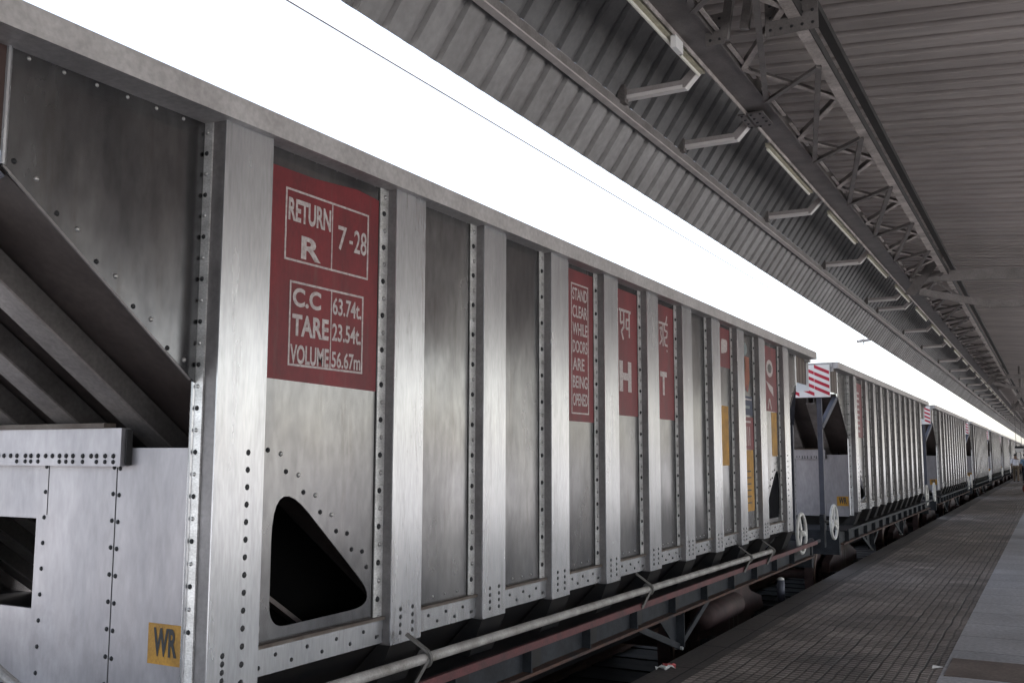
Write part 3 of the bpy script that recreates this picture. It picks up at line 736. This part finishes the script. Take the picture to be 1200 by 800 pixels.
mb.box(PX, XS, a + .05, a + .10, 2.44, 2.58, 'yellow'); mb.box(PX, XL, a + .10, a + .17, 2.24, 2.30, 'red')
sheet(mb, a + .02, a + .34, 1.98, 2.18, 'navy'); mb.box(XS, XL, a + .06, a + .22, 2.05, 2.08, 'cyan'); mb.box(XS, XL, a + .03, a + .30, 2.14, 2.155, 'letter')
sheet(mb, a + .02, b - .02, 1.62, 1.96, 'red'); mb.box(XS, XL, a + .02, a + .25, 1.90, 1.92, 'letter')
for k in range(3): mb.box(XS, XL, a + .05 + k * .07, a + .07 + k * .07, 1.66, 1.86, 'letter')
s = mb.build('painted_notice', panels[8], O); s['label'] = 'small coloured plates, pale disc over orange over navy over red'
mb = MB(); sheet(mb, a, b - .05, .98, 1.62 - .004, 'yellow'); s = mb.build('yellow_patch', panels[8], O)
mb = MB()
for k in range(6): mb.box(XS, XL, a + .07, b - .16, 1.06 + k * .065, 1.075 + k * .065, 'ledge')
mb.build('small_writing', s, O)
a, b = bay(9); a += .20
mb = MB(); sheet(mb, a - .1, b - .04, 2.06, 2.80, 'red'); s = mb.build('painted_notice', panels[9], O); s['label'] = 'red painted panel with a round white emblem near the far end'
mb = MB(); mb.prism([(a + .22 + .15 * math.cos(t * math.pi / 10), 2.55 + .10 * math.sin(t * math.pi / 10)) for t in range(20)], XS, XL, 'x', 'letter')
mb.prism([(a + .22 + .09 * math.cos(t * math.pi / 8), 2.55 + .055 * math.sin(t * math.pi / 8)) for t in range(16)], XL, XL + .001, 'x', 'panel')
mb.prism([(a + .05, 2.40), (a + .35, 2.34), (a + .37, 2.24), (a + .20, 2.30)], XS, XL, 'x', 'letter')
mb.bar((XL, a + .10, 2.08), (XL, a + .17, 2.20), .03, .002, 'letter', up=(1, 0, 0)); mb.bar((XL, a + .26, 2.08), (XL, a + .19, 2.20), .03, .002, 'letter', up=(1, 0, 0))
mb.build('painted_emblem', s, O)
mb = MB(); sheet(mb, a + .25, b - .08, 1.55, 2.05, 'yellow'); mb.build('yellow_patch', panels[9], O)
# operating pipe of the first wagon
mb = MB()
pz = lambda y: .612 - (y - 3.79) * .0062
mb.tube((-2.62, 1.5, pz(1.5)), (-2.62, 10.50, pz(10.5)), .024, 'pipe', n=16)
pp = mb.build('operating_pipe', wagon, O, smooth=False)
for yc in (3.95, 6.86, 9.55, 10.42):
    mb = MB(); z = pz(yc)
    mb.torus((-2.62, yc, z), (0, 1, 0), .034, .012, 'clamp', n=16, k=6)
    mb.bar((-2.60, yc, z + .03), (-2.70, yc - .04, z + .11), .035, .012, 'clamp'); mb.bar((-2.60, yc, z), (-2.655, yc - .05, z - .13), .032, .014, 'clamp')
    mb.dome((-2.65, yc - .045, z - .12), (1, 0, 0), .014, 'wheelwhite')
    mb.build('pipe_clamp', pp, O)
mb = MB(); mb.box(-2.678, -2.655, 1.5, 12.9, .452, .494, 'redbar'); mb.build('red_side_rail', wagon, O)
# sloping hand rail across the near end
mb = MB(); mb.tube((-3.45, 2.0, 1.11), (-2.62, 2.0, .76), .016, 'pipe'); mb.build('hand_rail', wagon, O)
# small tank by the far bogie
mb = MB(); mb.tube((-2.88, 11.86, -.14), (-2.88, 11.86, .11), .045, 'post', n=20); mb.dome((-2.88, 11.86, .11), (0, 0, 1), .045, 'wheelwhite', n=20)
mb.build('small_cylinder', wagon, O, smooth=True)
mb = MB(); mb.tube((-3.05, 9.4, .0), (-3.05, 10.5, .0), .12, 'wheelrust', n=24); mb.build('brake_cylinder', wagon, O, smooth=True)
# red notice of the second wagon and disc on its yellow patch
off = Vector((0, PITCH, 0))
mb = MB(); mb.box(PX, XS, ribs[0][1] + .01, ribs[1][0] - .07, 1.86, 2.76, 'red')
pnl = [c for c in w2.children if c.name.startswith('side_panel')][0]
s = mb.build('painted_notice', pnl, O); s['label'] = 'red painted panel with faint white lines by its near end'
mb = MB()
for k in range(8): mb.box(XS, XL, ribs[0][1] + .16, ribs[0][1] + .55, 1.95 + k * .09, 1.985 + k * .09, 'letter')
mb.build('lettering', s, O)

# ------------------------------------------------------------------ platform canopy
H0 = EYE
canopy = empty('platform_canopy', (0, 0, 0), 'corrugated sheet canopy on a dark steel lattice girder over the platform', 'canopy')
Y0, Y1 = -8.0, 246.0
PIT = 0.2815
def corrugated(mbx, p_of, mn, pit=PIT, y0=Y0, y1=Y1, depth=.035, groove=.28, phase=0.0, thick=True):
    """sheet whose ribs run across; p_of(s, d) -> (x, z) for s in 0/1 and normal offset d"""
    prof = []; y = y0 + phase
    while y < y1:
        g = pit * groove; sl = pit * .05
        prof += [(y, 0), (y + pit - g - 2 * sl, 0), (y + pit - g - sl, 1), (y + pit - sl, 1)]
        y += pit
    vs = []; fs = []
    for (yy, d) in prof:
        for s_ in (0, 1):
            x, z = p_of(s_, d * depth); vs.append((x, yy, z))
    n = len(prof)
    fs = [(2 * i, 2 * i + 1, 2 * i + 3, 2 * i + 2) for i in range(n - 1)]
    mbx.add(vs, fs, mn)
    # upper skin so that the sheet is closed from above
# lower and upper strips of the steep side sheeting
def lin(pa, pb, nx, nz): return lambda s_, d: (pa[0] + (pb[0] - pa[0]) * s_ + nx * d, pa[1] + (pb[1] - pa[1]) * s_ + nz * d)
NX, NZ = -0.823, 0.568
A = (-3.270, H0 + 2.460); Bm = (-2.962, H0 + 2.907); Bt = (-2.43, H0 + 3.678)
mb = MB(); corrugated(mb, lin(A, Bm, NX, NZ), 'fascia', phase=.06)
o = mb.build('side_sheet', canopy); sm = o.modifiers.new('s', 'SOLIDIFY'); sm.thickness = .004
o['label'] = 'lower pale strip of steep side sheeting beside the open sky'
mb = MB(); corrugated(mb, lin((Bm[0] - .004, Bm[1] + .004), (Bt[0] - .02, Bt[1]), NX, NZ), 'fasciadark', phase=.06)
o = mb.build('side_sheet', canopy); sm = o.modifiers.new('s', 'SOLIDIFY'); sm.thickness = .004
o['label'] = 'upper dark strip of steep side sheeting'
R0 = (-2.60, H0 + 3.64); R1 = (9.2, H0 + 2.60)
mb = MB(); corrugated(mb, lin(R0, R1, .09, 1.0), 'roof', depth=.12, groove=.34)
o = mb.build('roof_sheet', canopy); sm = o.modifiers.new('s', 'SOLIDIFY'); sm.thickness = .004
# purlin
mb = MB()
mb.box(-2.985, -2.945, Y0, Y1, H0 + 2.795, H0 + 2.885, 'purlin'); mb.box(-2.985, -2.925, Y0, Y1, H0 + 2.782, H0 + 2.7945, 'purlin_lit')
mb.build('edge_purlin', canopy)
# brackets
BR = [3.1, 7.27, 8.74, 11.91, 15.42, 19.4, 20.7, 24.66, 28.4, 32.9]
y = 32.9
while y < 150: y += 3.85; BR.append(y)
for yb in BR:
    mb = MB()
    x0, x1, x2 = -2.94, -2.41, -2.20
    z0 = H0 + 2.915; z2 = H0 + 3.13
    mb.prism([(x0, z0), (x1, z0), (x2, z2), (x2, z2 + .07), (x1 - .03, z0 + .065), (x0, z0 + .065)], yb - .006, yb + .006, 'y', 'bracket')
    mb.prism([(x0, z0 - .008), (x1 + .003, z0 - .008), (x2, z2 - .012), (x2, z2 - .001), (x1, z0 - .001), (x0, z0 - .001)], yb - .006, yb + .065, 'y', 'bracket_lit')
    mb.box(x0, x1 - .02, yb - .012, yb - .0065, z0 - .008, z0 + .022, 'bracket_lit')
    mb.box(x0 - .03, x0 + .035, yb - .05, yb + .03, z0 - .05, z0 + .1, 'truss')
    mb.build('hockey_bracket', canopy)
# lattice girder
XL0, XR0 = -1.97, -1.40
g = MB()
g.box(-2.215, -1.985, Y0, Y1, H0 + 3.02, H0 + 3.035, 'truss')       # bottom plate
g.box(-2.225, -2.2155, Y0, Y1, H0 + 3.0, H0 + 3.10, 'truss')
g.box(-2.26, -2.2255, Y0, Y1, H0 + 3.055, H0 + 3.063, 'truss_lit')
g.box(-1.984, -1.974, Y0, Y1, H0 + 3.0, H0 + 3.12, 'truss')
g.box(-2.2150, -2.205, Y0, Y1, H0 + 2.985, H0 + 3.0195, 'truss_lit')
girder = g.build('main_beam', canopy)
mb = MB()
y = Y0
while y < 120:                       # broken light angle along the inner edge
    mb.box(-1.955, -1.925, y + .1, y + .85, H0 + 3.02, H0 + 3.03, 'truss_lit'); y += .985
mb.build('inner_angle', canopy)
mb = MB()
mb.box(XR0 - .04, XR0 - .03, Y0, Y1, H0 + 3.0, H0 + 3.09, 'truss_lit'); mb.box(XR0 - .029, XR0 + .045, Y0, Y1, H0 + 3.0, H0 + 3.01, 'truss_lit')
mb.box(XR0 + .046, XR0 + .054, Y0, Y1, H0 + 3.0, H0 + 3.08, 'chord_shadow'); mb.box(XR0 + .02, XR0 + .09, Y0, Y1, H0 + 3.22, H0 + 3.28, 'chord_shadow')
chord = mb.build('right_chord', canopy)
nbar = 0
yL = 7.37 - 1.95 * 3
while yL < 120 and nbar < 96:
    far = yL > 60
    for (p, q, zz, mn) in (((XL0, yL), (XR0 - .03, yL + 1.02), 3.012, 'truss_lit'), ((XR0 - .03, yL + 1.02), (XL0, yL + 1.95), 3.012, 'truss_lit'),
                           ((XL0, yL + .72), (XR0 - .02, yL + .15), 2.975, 'truss'), ((XR0 - .02, yL + .15), (XL0, yL + .72 + 1.95), 2.985, 'truss')):
        if far and mn == 'truss': continue
        mb = MB()
        mb.bar((p[0], p[1], H0 + zz), (q[0], q[1], H0 + zz), .045, .008, mn)
        d = Vector((q[0] - p[0], q[1] - p[1], 0)).normalized(); n = Vector((-d.y, d.x, 0)) * .019
        mb.bar((p[0] + n.x, p[1] + n.y, H0 + zz + .026), (q[0] + n.x, q[1] + n.y, H0 + zz + .026), .007, .044, 'truss')
        mb.build('lattice_bar', girder); nbar += 1
    yL += 1.95
# gusset plates at the first splice
def gusset(x0, x1, y, z0, z1, bolts=(3, 3)):
    mb = MB(); mb.box(x0, x1, y, y + .012, z0, z1, 'truss')
    for i in range(bolts[0]):
        for j in range(bolts[1]):
            mb.dome((x0 + (i + .5) * (x1 - x0) / bolts[0], y, z0 + (j + .5) * (z1 - z0) / bolts[1]), (0, -1, 0), .012, 'rivet_dark')
    return mb.build('gusset_plate', canopy)
gusset(-1.60, -1.24, 6.6, H0 + 2.90, H0 + 3.25, (5, 4))
gusset(-2.03, -1.89, 6.6, H0 + 2.92, H0 + 3.15, (2, 3))
mb = MB(); mb.bar((-1.75, 6.62, H0 + 3.0), (-1.66, 6.62, H0 + 3.55), .06, .05, 'truss', up=(0, 1, 0)); mb.bar((-1.90, 6.62, H0 + 2.95), (-1.80, 6.62, H0 + 3.55), .06, .05, 'truss', up=(0, 1, 0)); mb.build('strut', canopy)
# beam splice plate under the beam
mb = MB(); mb.box(-2.28, -2.06, 8.32, 8.70, H0 + 2.985, H0 + 2.998, 'truss')
for i in range(4):
    for j in range(3): mb.dome((-2.25 + j * .08, 8.35 + i * .11, H0 + 2.985), (0, 0, -1), .015, 'rivet_dark')
mb.build('splice_plate', canopy)
# cross frames towards the far columns
for yc in (17.6, 41.0, 65.0, 89.0):
    mb = MB()
    mb.bar((-1.95, yc, 4.56), (8.9, yc, 4.10), .10, .17, 'purlin')
    mb.bar((-1.80, yc - .02, 4.30), (-.75, yc - .02, 4.01), .08, .11, 'purlin'); mb.bar((-.75, yc - .02, 4.01), (1.0, yc - .02, 3.98), .08, .11, 'purlin')
    mb.prism([(-2.05, 4.26), (-1.86, 4.24), (-1.36, 4.92), (-1.50, 4.98)], yc - .08, yc - .07, 'y', 'truss')
    mb.bar((-1.60, yc, 4.50), (-1.20, yc, 4.18), .05, .04, 'truss')
    mb.build('cross_beam', canopy)
    mb = MB(); mb.box(.94, 1.14, yc - .10, yc + .10, 0, 4.5, 'truss'); mb.box(.80, 1.28, yc - .22, yc + .22, 0.004, .05, 'truss')
    mb.box(.86, 1.22, yc - .16, yc - .1005, .05, 4.4, 'purlin')
    mb.build('column', canopy)
    mb = MB(); mb.box(7.94, 8.14, yc - .10, yc + .10, 0, 4.1, 'truss'); mb.build('column', canopy)

# ------------------------------------------------------------------ hung things
TG = 'fluorescent battens along the girder'
segs = [(5.0, 7.24)] + [(9.30 + 2.99 * k, 11.25 + 2.99 * k) for k in range(24)]
tl = ['long bare fluorescent batten nearest the camera under the dark girder', 'second bare fluorescent batten from the camera, hung left of the girder', 'third bare fluorescent batten from the camera under the girder']
for i, (ya, yb) in enumerate(segs):
    root = empty('fluorescent_batten', (-2.262, ya, H0 + 3.0), tl[i] if i < 3 else 'small bare fluorescent batten in the receding row under the far girder', 'lamp', TG)
    mb = MB(); mb.box(-2.285, -2.235, ya, yb, H0 + 2.985, H0 + 3.02, 'housing')
    for t in (.2, .8):
        yy = ya + (yb - ya) * t; mb.box(-2.265, -2.225, yy - .012, yy + .012, H0 + 3.021, H0 + 3.07, 'truss')
    mb.build('housing', root, (-2.262, ya, H0 + 3.0))
    mb = MB(); mb.tube((-2.275, ya + .04, H0 + 2.968), (-2.275, yb - .04, H0 + 2.968), .013, 'tube', n=10)
    mb.build('tube', root, (-2.262, ya, H0 + 3.0))
for yy, n_ in ((6.45, 0),):
    mb = MB(); mb.box(-2.24, -2.20, yy, yy + .16, H0 + 2.90, H0 + 2.99, 'stripe_white'); mb.tube((-2.22, yy + .16, H0 + 2.90), (-2.22, yy + .16, H0 + 3.0), .01, 'rivet_dark')
    tag(mb.build('junction_box'), 'small white junction box clipped to the dark girder beside the nearest batten', 'junction box')
# overhead wire
mb = MB()
wy = [-10 + 12 * i for i in range(23)]
for a_, b_ in zip(wy, wy[1:]):
    mb.tube((-4.9, a_, H0 + 3.42), (-4.9, b_, H0 + 3.42), .008, 'wire', n=6)
tag(mb.build('overhead_wire'), 'thin overhead wire running above the wagons in the white sky', 'wire')
mb = MB(); mb.tube((-4.75, 17.9, H0 + 1.97 + .6), (-4.45, 17.9, H0 + 1.99 + .6), .03, 'wire'); 
mb = MB()
mb.tube((-5.1, 31.5, H0 + 2.92 + .6), (-4.45, 31.5, H0 + 2.98 + .6), .045, 'wire', n=10)
mb.torus((-4.9, 31.5, H0 + 3.55), (1, 0, 0), .07, .02, 'wire'); mb.tube((-4.9, 31.5, H0 + 3.42), (-4.9, 31.5, H0 + 3.52), .012, 'wire')
tag(mb.build('wire_clamp'), 'small grey fitting on the overhead wire above the second wagon', 'wire fitting')
# hanging sign board far down the platform
mb = MB(); mb.box(-1.72, -1.36, 60, 60.06, 1.79, 2.0, 'stripe_white'); mb.box(-1.76, -1.32, 59.99, 60.07, 2.001, 2.12, 'rivet_dark')
for xx in (-1.68, -1.42): mb.tube((xx, 60.03, 2.12), (xx, 60.03, 4.6), .012, 'truss', n=8)
tag(mb.build('hanging_sign'), 'small white board with dark top hanging above the two distant people', 'sign')
mb = MB(); mb.tube((-.90, 41.0, 4.0), (-.90, 41.0, 4.9), .05, 'truss', n=8); mb.tube((-.98, 40.8, 3.75), (-.98, 40.95, 3.75), .09, 'purlin', n=18, r1=.03); mb.bar((-.92, 41, 4.02), (-.98, 40.9, 3.8), .04, .04, 'truss')
tag(mb.build('horn_loudspeaker'), 'grey horn loudspeaker on a dark stub post under the far cross beam', 'loudspeaker')

# litter
mb = MB()
rl = random.Random(5)
nx_, ny_ = 7, 4; L0 = (-2.60, 6.93)
def wrap(mnn, i0, i1):
    vs = []; fs = []
    for i in range(i0, i1 + 1):
        for j in range(ny_ + 1):
            rr = random.Random(i * 31 + j)
            vs.append((L0[0] + j * .024 - .01 * math.sin(i) + rr.uniform(-.005, .005), L0[1] + i * .024 + j * .006, .006 + .028 * abs(math.sin(i * 1.3 + j * 1.1)) + rr.uniform(0, .01)))
    k = ny_ + 1
    for i in range(i1 - i0):
        for j in range(ny_): fs.append((i * k + j, (i + 1) * k + j, (i + 1) * k + j + 1, i * k + j + 1))
    mb.add(vs, fs, mnn)
wrap('wrapper', 0, 4); wrap('pink', 4, 7)
o = mb.build('crumpled_wrapper'); sm = o.modifiers.new('s', 'SOLIDIFY'); sm.thickness = .001
tag(o, 'crumpled white and pink wrapper lying on the platform edge', 'litter')
mb = MB(); mb.add([(-.86, 8.02, .004), (-.80, 8.05, .012), (-.79, 8.11, .006), (-.86, 8.09, .016)], [(0, 1, 2, 3)], 'wrapper')
o = mb.build('paper_scrap'); sm = o.modifiers.new('s', 'SOLIDIFY'); sm.thickness = .001
tag(o, 'tiny pale paper scrap lying by the brown slab', 'litter')

# ------------------------------------------------------------------ people
def skin_mesh(name, verts, edges, radii, mn, parent, sub=1):
    me = bpy.data.meshes.new(name); me.from_pydata(verts, edges, []); me.materials.append(M[mn])
    ob = bpy.data.objects.new(name, me); COL.objects.link(ob); ob.parent = parent
    sk = ob.modifiers.new('skin', 'SKIN'); sk.use_smooth_shade = True
    if not me.skin_vertices: me.attributes  # layer is made by the modifier
    for v, r in zip(me.skin_vertices[0].data, radii): v.radius = (r[0], r[1]) if isinstance(r, tuple) else (r, r)
    me.skin_vertices[0].data[0].use_root = True
    ss = ob.modifiers.new('sub', 'SUBSURF'); ss.levels = sub; ss.render_levels = sub
    return ob
def person(loc, rz, label, shirt, trousers, stride):
    root = empty('person', loc, label, 'person'); root.rotation_euler = (0, 0, rz)
    V = [(0, 0, .94), (0, 0, 1.10), (0, 0, 1.30), (0, 0, 1.40), (0, .0, 1.47), (0, .01, 1.56), (0, .01, 1.66),
         (-.10, 0, .90), (-.11, stride, .50), (-.11, stride * .8 - .05, .09), (-.11, stride * .8 + .10, .04),
         (.10, 0, .90), (.11, -stride, .50), (.11, -stride - .12, .09), (.11, -stride + .04, .04),
         (-.19, 0, 1.37), (-.24, -stride * .6, 1.10), (-.24, -stride * .6 + .05, .84), (-.24, -stride * .6 + .08, .75),
         (.19, 0, 1.37), (.24, stride * .6, 1.10), (.24, stride * .6 + .05, .84), (.24, stride * .6 + .08, .75)]
    E_ = [(0, 1), (1, 2), (2, 3), (3, 4), (4, 5), (5, 6), (0, 7), (7, 8), (8, 9), (9, 10), (0, 11), (11, 12), (12, 13), (13, 14), (3, 15), (15, 16), (16, 17), (17, 18), (3, 19), (19, 20), (20, 21), (21, 22)]
    Rr = [(.15, .11), (.13, .10), (.16, .11), (.12, .09), .055, (.08, .10), (.065, .08), .085, .06, .04, .035, .085, .06, .04, .035, .055, .043, .03, .032, .055, .043, .03, .032]
    skin_mesh('body', V, E_, Rr, 'skin', root)
    skin_mesh('shirt', [V[0], V[1], V[2], V[3], V[15], V[16], V[19], V[20]], [(0, 1), (1, 2), (2, 3), (3, 4), (4, 5), (3, 6), (6, 7)],
              [(.18, .14), (.165, .125), (.185, .135), (.14, .105), .078, .062, .078, .062], shirt, root)
    skin_mesh('trousers', [(0, 0, .96), V[7], V[8], V[9], V[11], V[12], V[13]], [(0, 1), (1, 2), (2, 3), (0, 4), (4, 5), (5, 6)],
              [(.165, .125), .105, .08, .065, .105, .08, .065], trousers, root)
    mb = MB()
    for s_ in (-1, 1): mb.prism([(s_ * .11 - .045, -.10), (s_ * .11 + .045, -.10), (s_ * .11 + .05, .14), (s_ * .11, .18), (s_ * .11 - .05, .14)], 0.0, .075, 'z', 'hair')
    sh = mb.build('shoes', root)
    for i_, v in enumerate(sh.data.vertices): v.co.y += (stride * .8 if v.co.x < 0 else -stride - .08)
    bm = bmesh.new(); bmesh.ops.create_uvsphere(bm, u_segments=14, v_segments=10, radius=.105)
    for v in bm.verts: v.co = Vector((v.co.x * .92, v.co.y * 1.05 - .015, v.co.z * 1.0 + 1.645))
    me = bpy.data.meshes.new('hair'); bmesh.ops.delete(bm, geom=[v for v in bm.verts if v.co.z < 1.60 or (v.co.y > .05 and v.co.z < 1.68)], context='VERTS'); bm.to_mesh(me); bm.free(); me.materials.append(M['hair'])
    for p in me.polygons: p.use_smooth = True
    o = bpy.data.objects.new('hair', me); COL.objects.link(o); o.parent = root
    return root
person((-2.05, 70, 0), 0.0, 'distant person in a white shirt and khaki trousers standing near the train', 'shirt_white', 'trouser_khaki', .06)
person((-1.42, 66, 0), 0.2, 'distant person in a light blue shirt and dark trousers at the right of the pair', 'shirt_blue', 'trouser_dark', .09)
# red bag
bm = bmesh.new(); bmesh.ops.create_uvsphere(bm, u_segments=20, v_segments=14, radius=1)
for v in bm.verts:
    v.co = Vector((v.co.x * .22, v.co.y * .18, max(v.co.z, -.8) * .30 + .24))
    v.co += Vector((math.sin(v.co.z * 20) * .012, 0, 0))
me = bpy.data.meshes.new('bag'); bm.to_mesh(me); bm.free(); me.materials.append(M['bag'])
for p in me.polygons: p.use_smooth = True
bagroot = empty('bag', (-.92, 46, 0), 'dark red cloth bag standing on the platform at the right edge', 'bag')
o = bpy.data.objects.new('bag_body', me); COL.objects.link(o); o.parent = bagroot
mb = MB(); mb.torus((0, 0, .56), (0, 1, 0), .10, .014, 'bag', n=20, k=6); mb.build('bag_handle', bagroot)
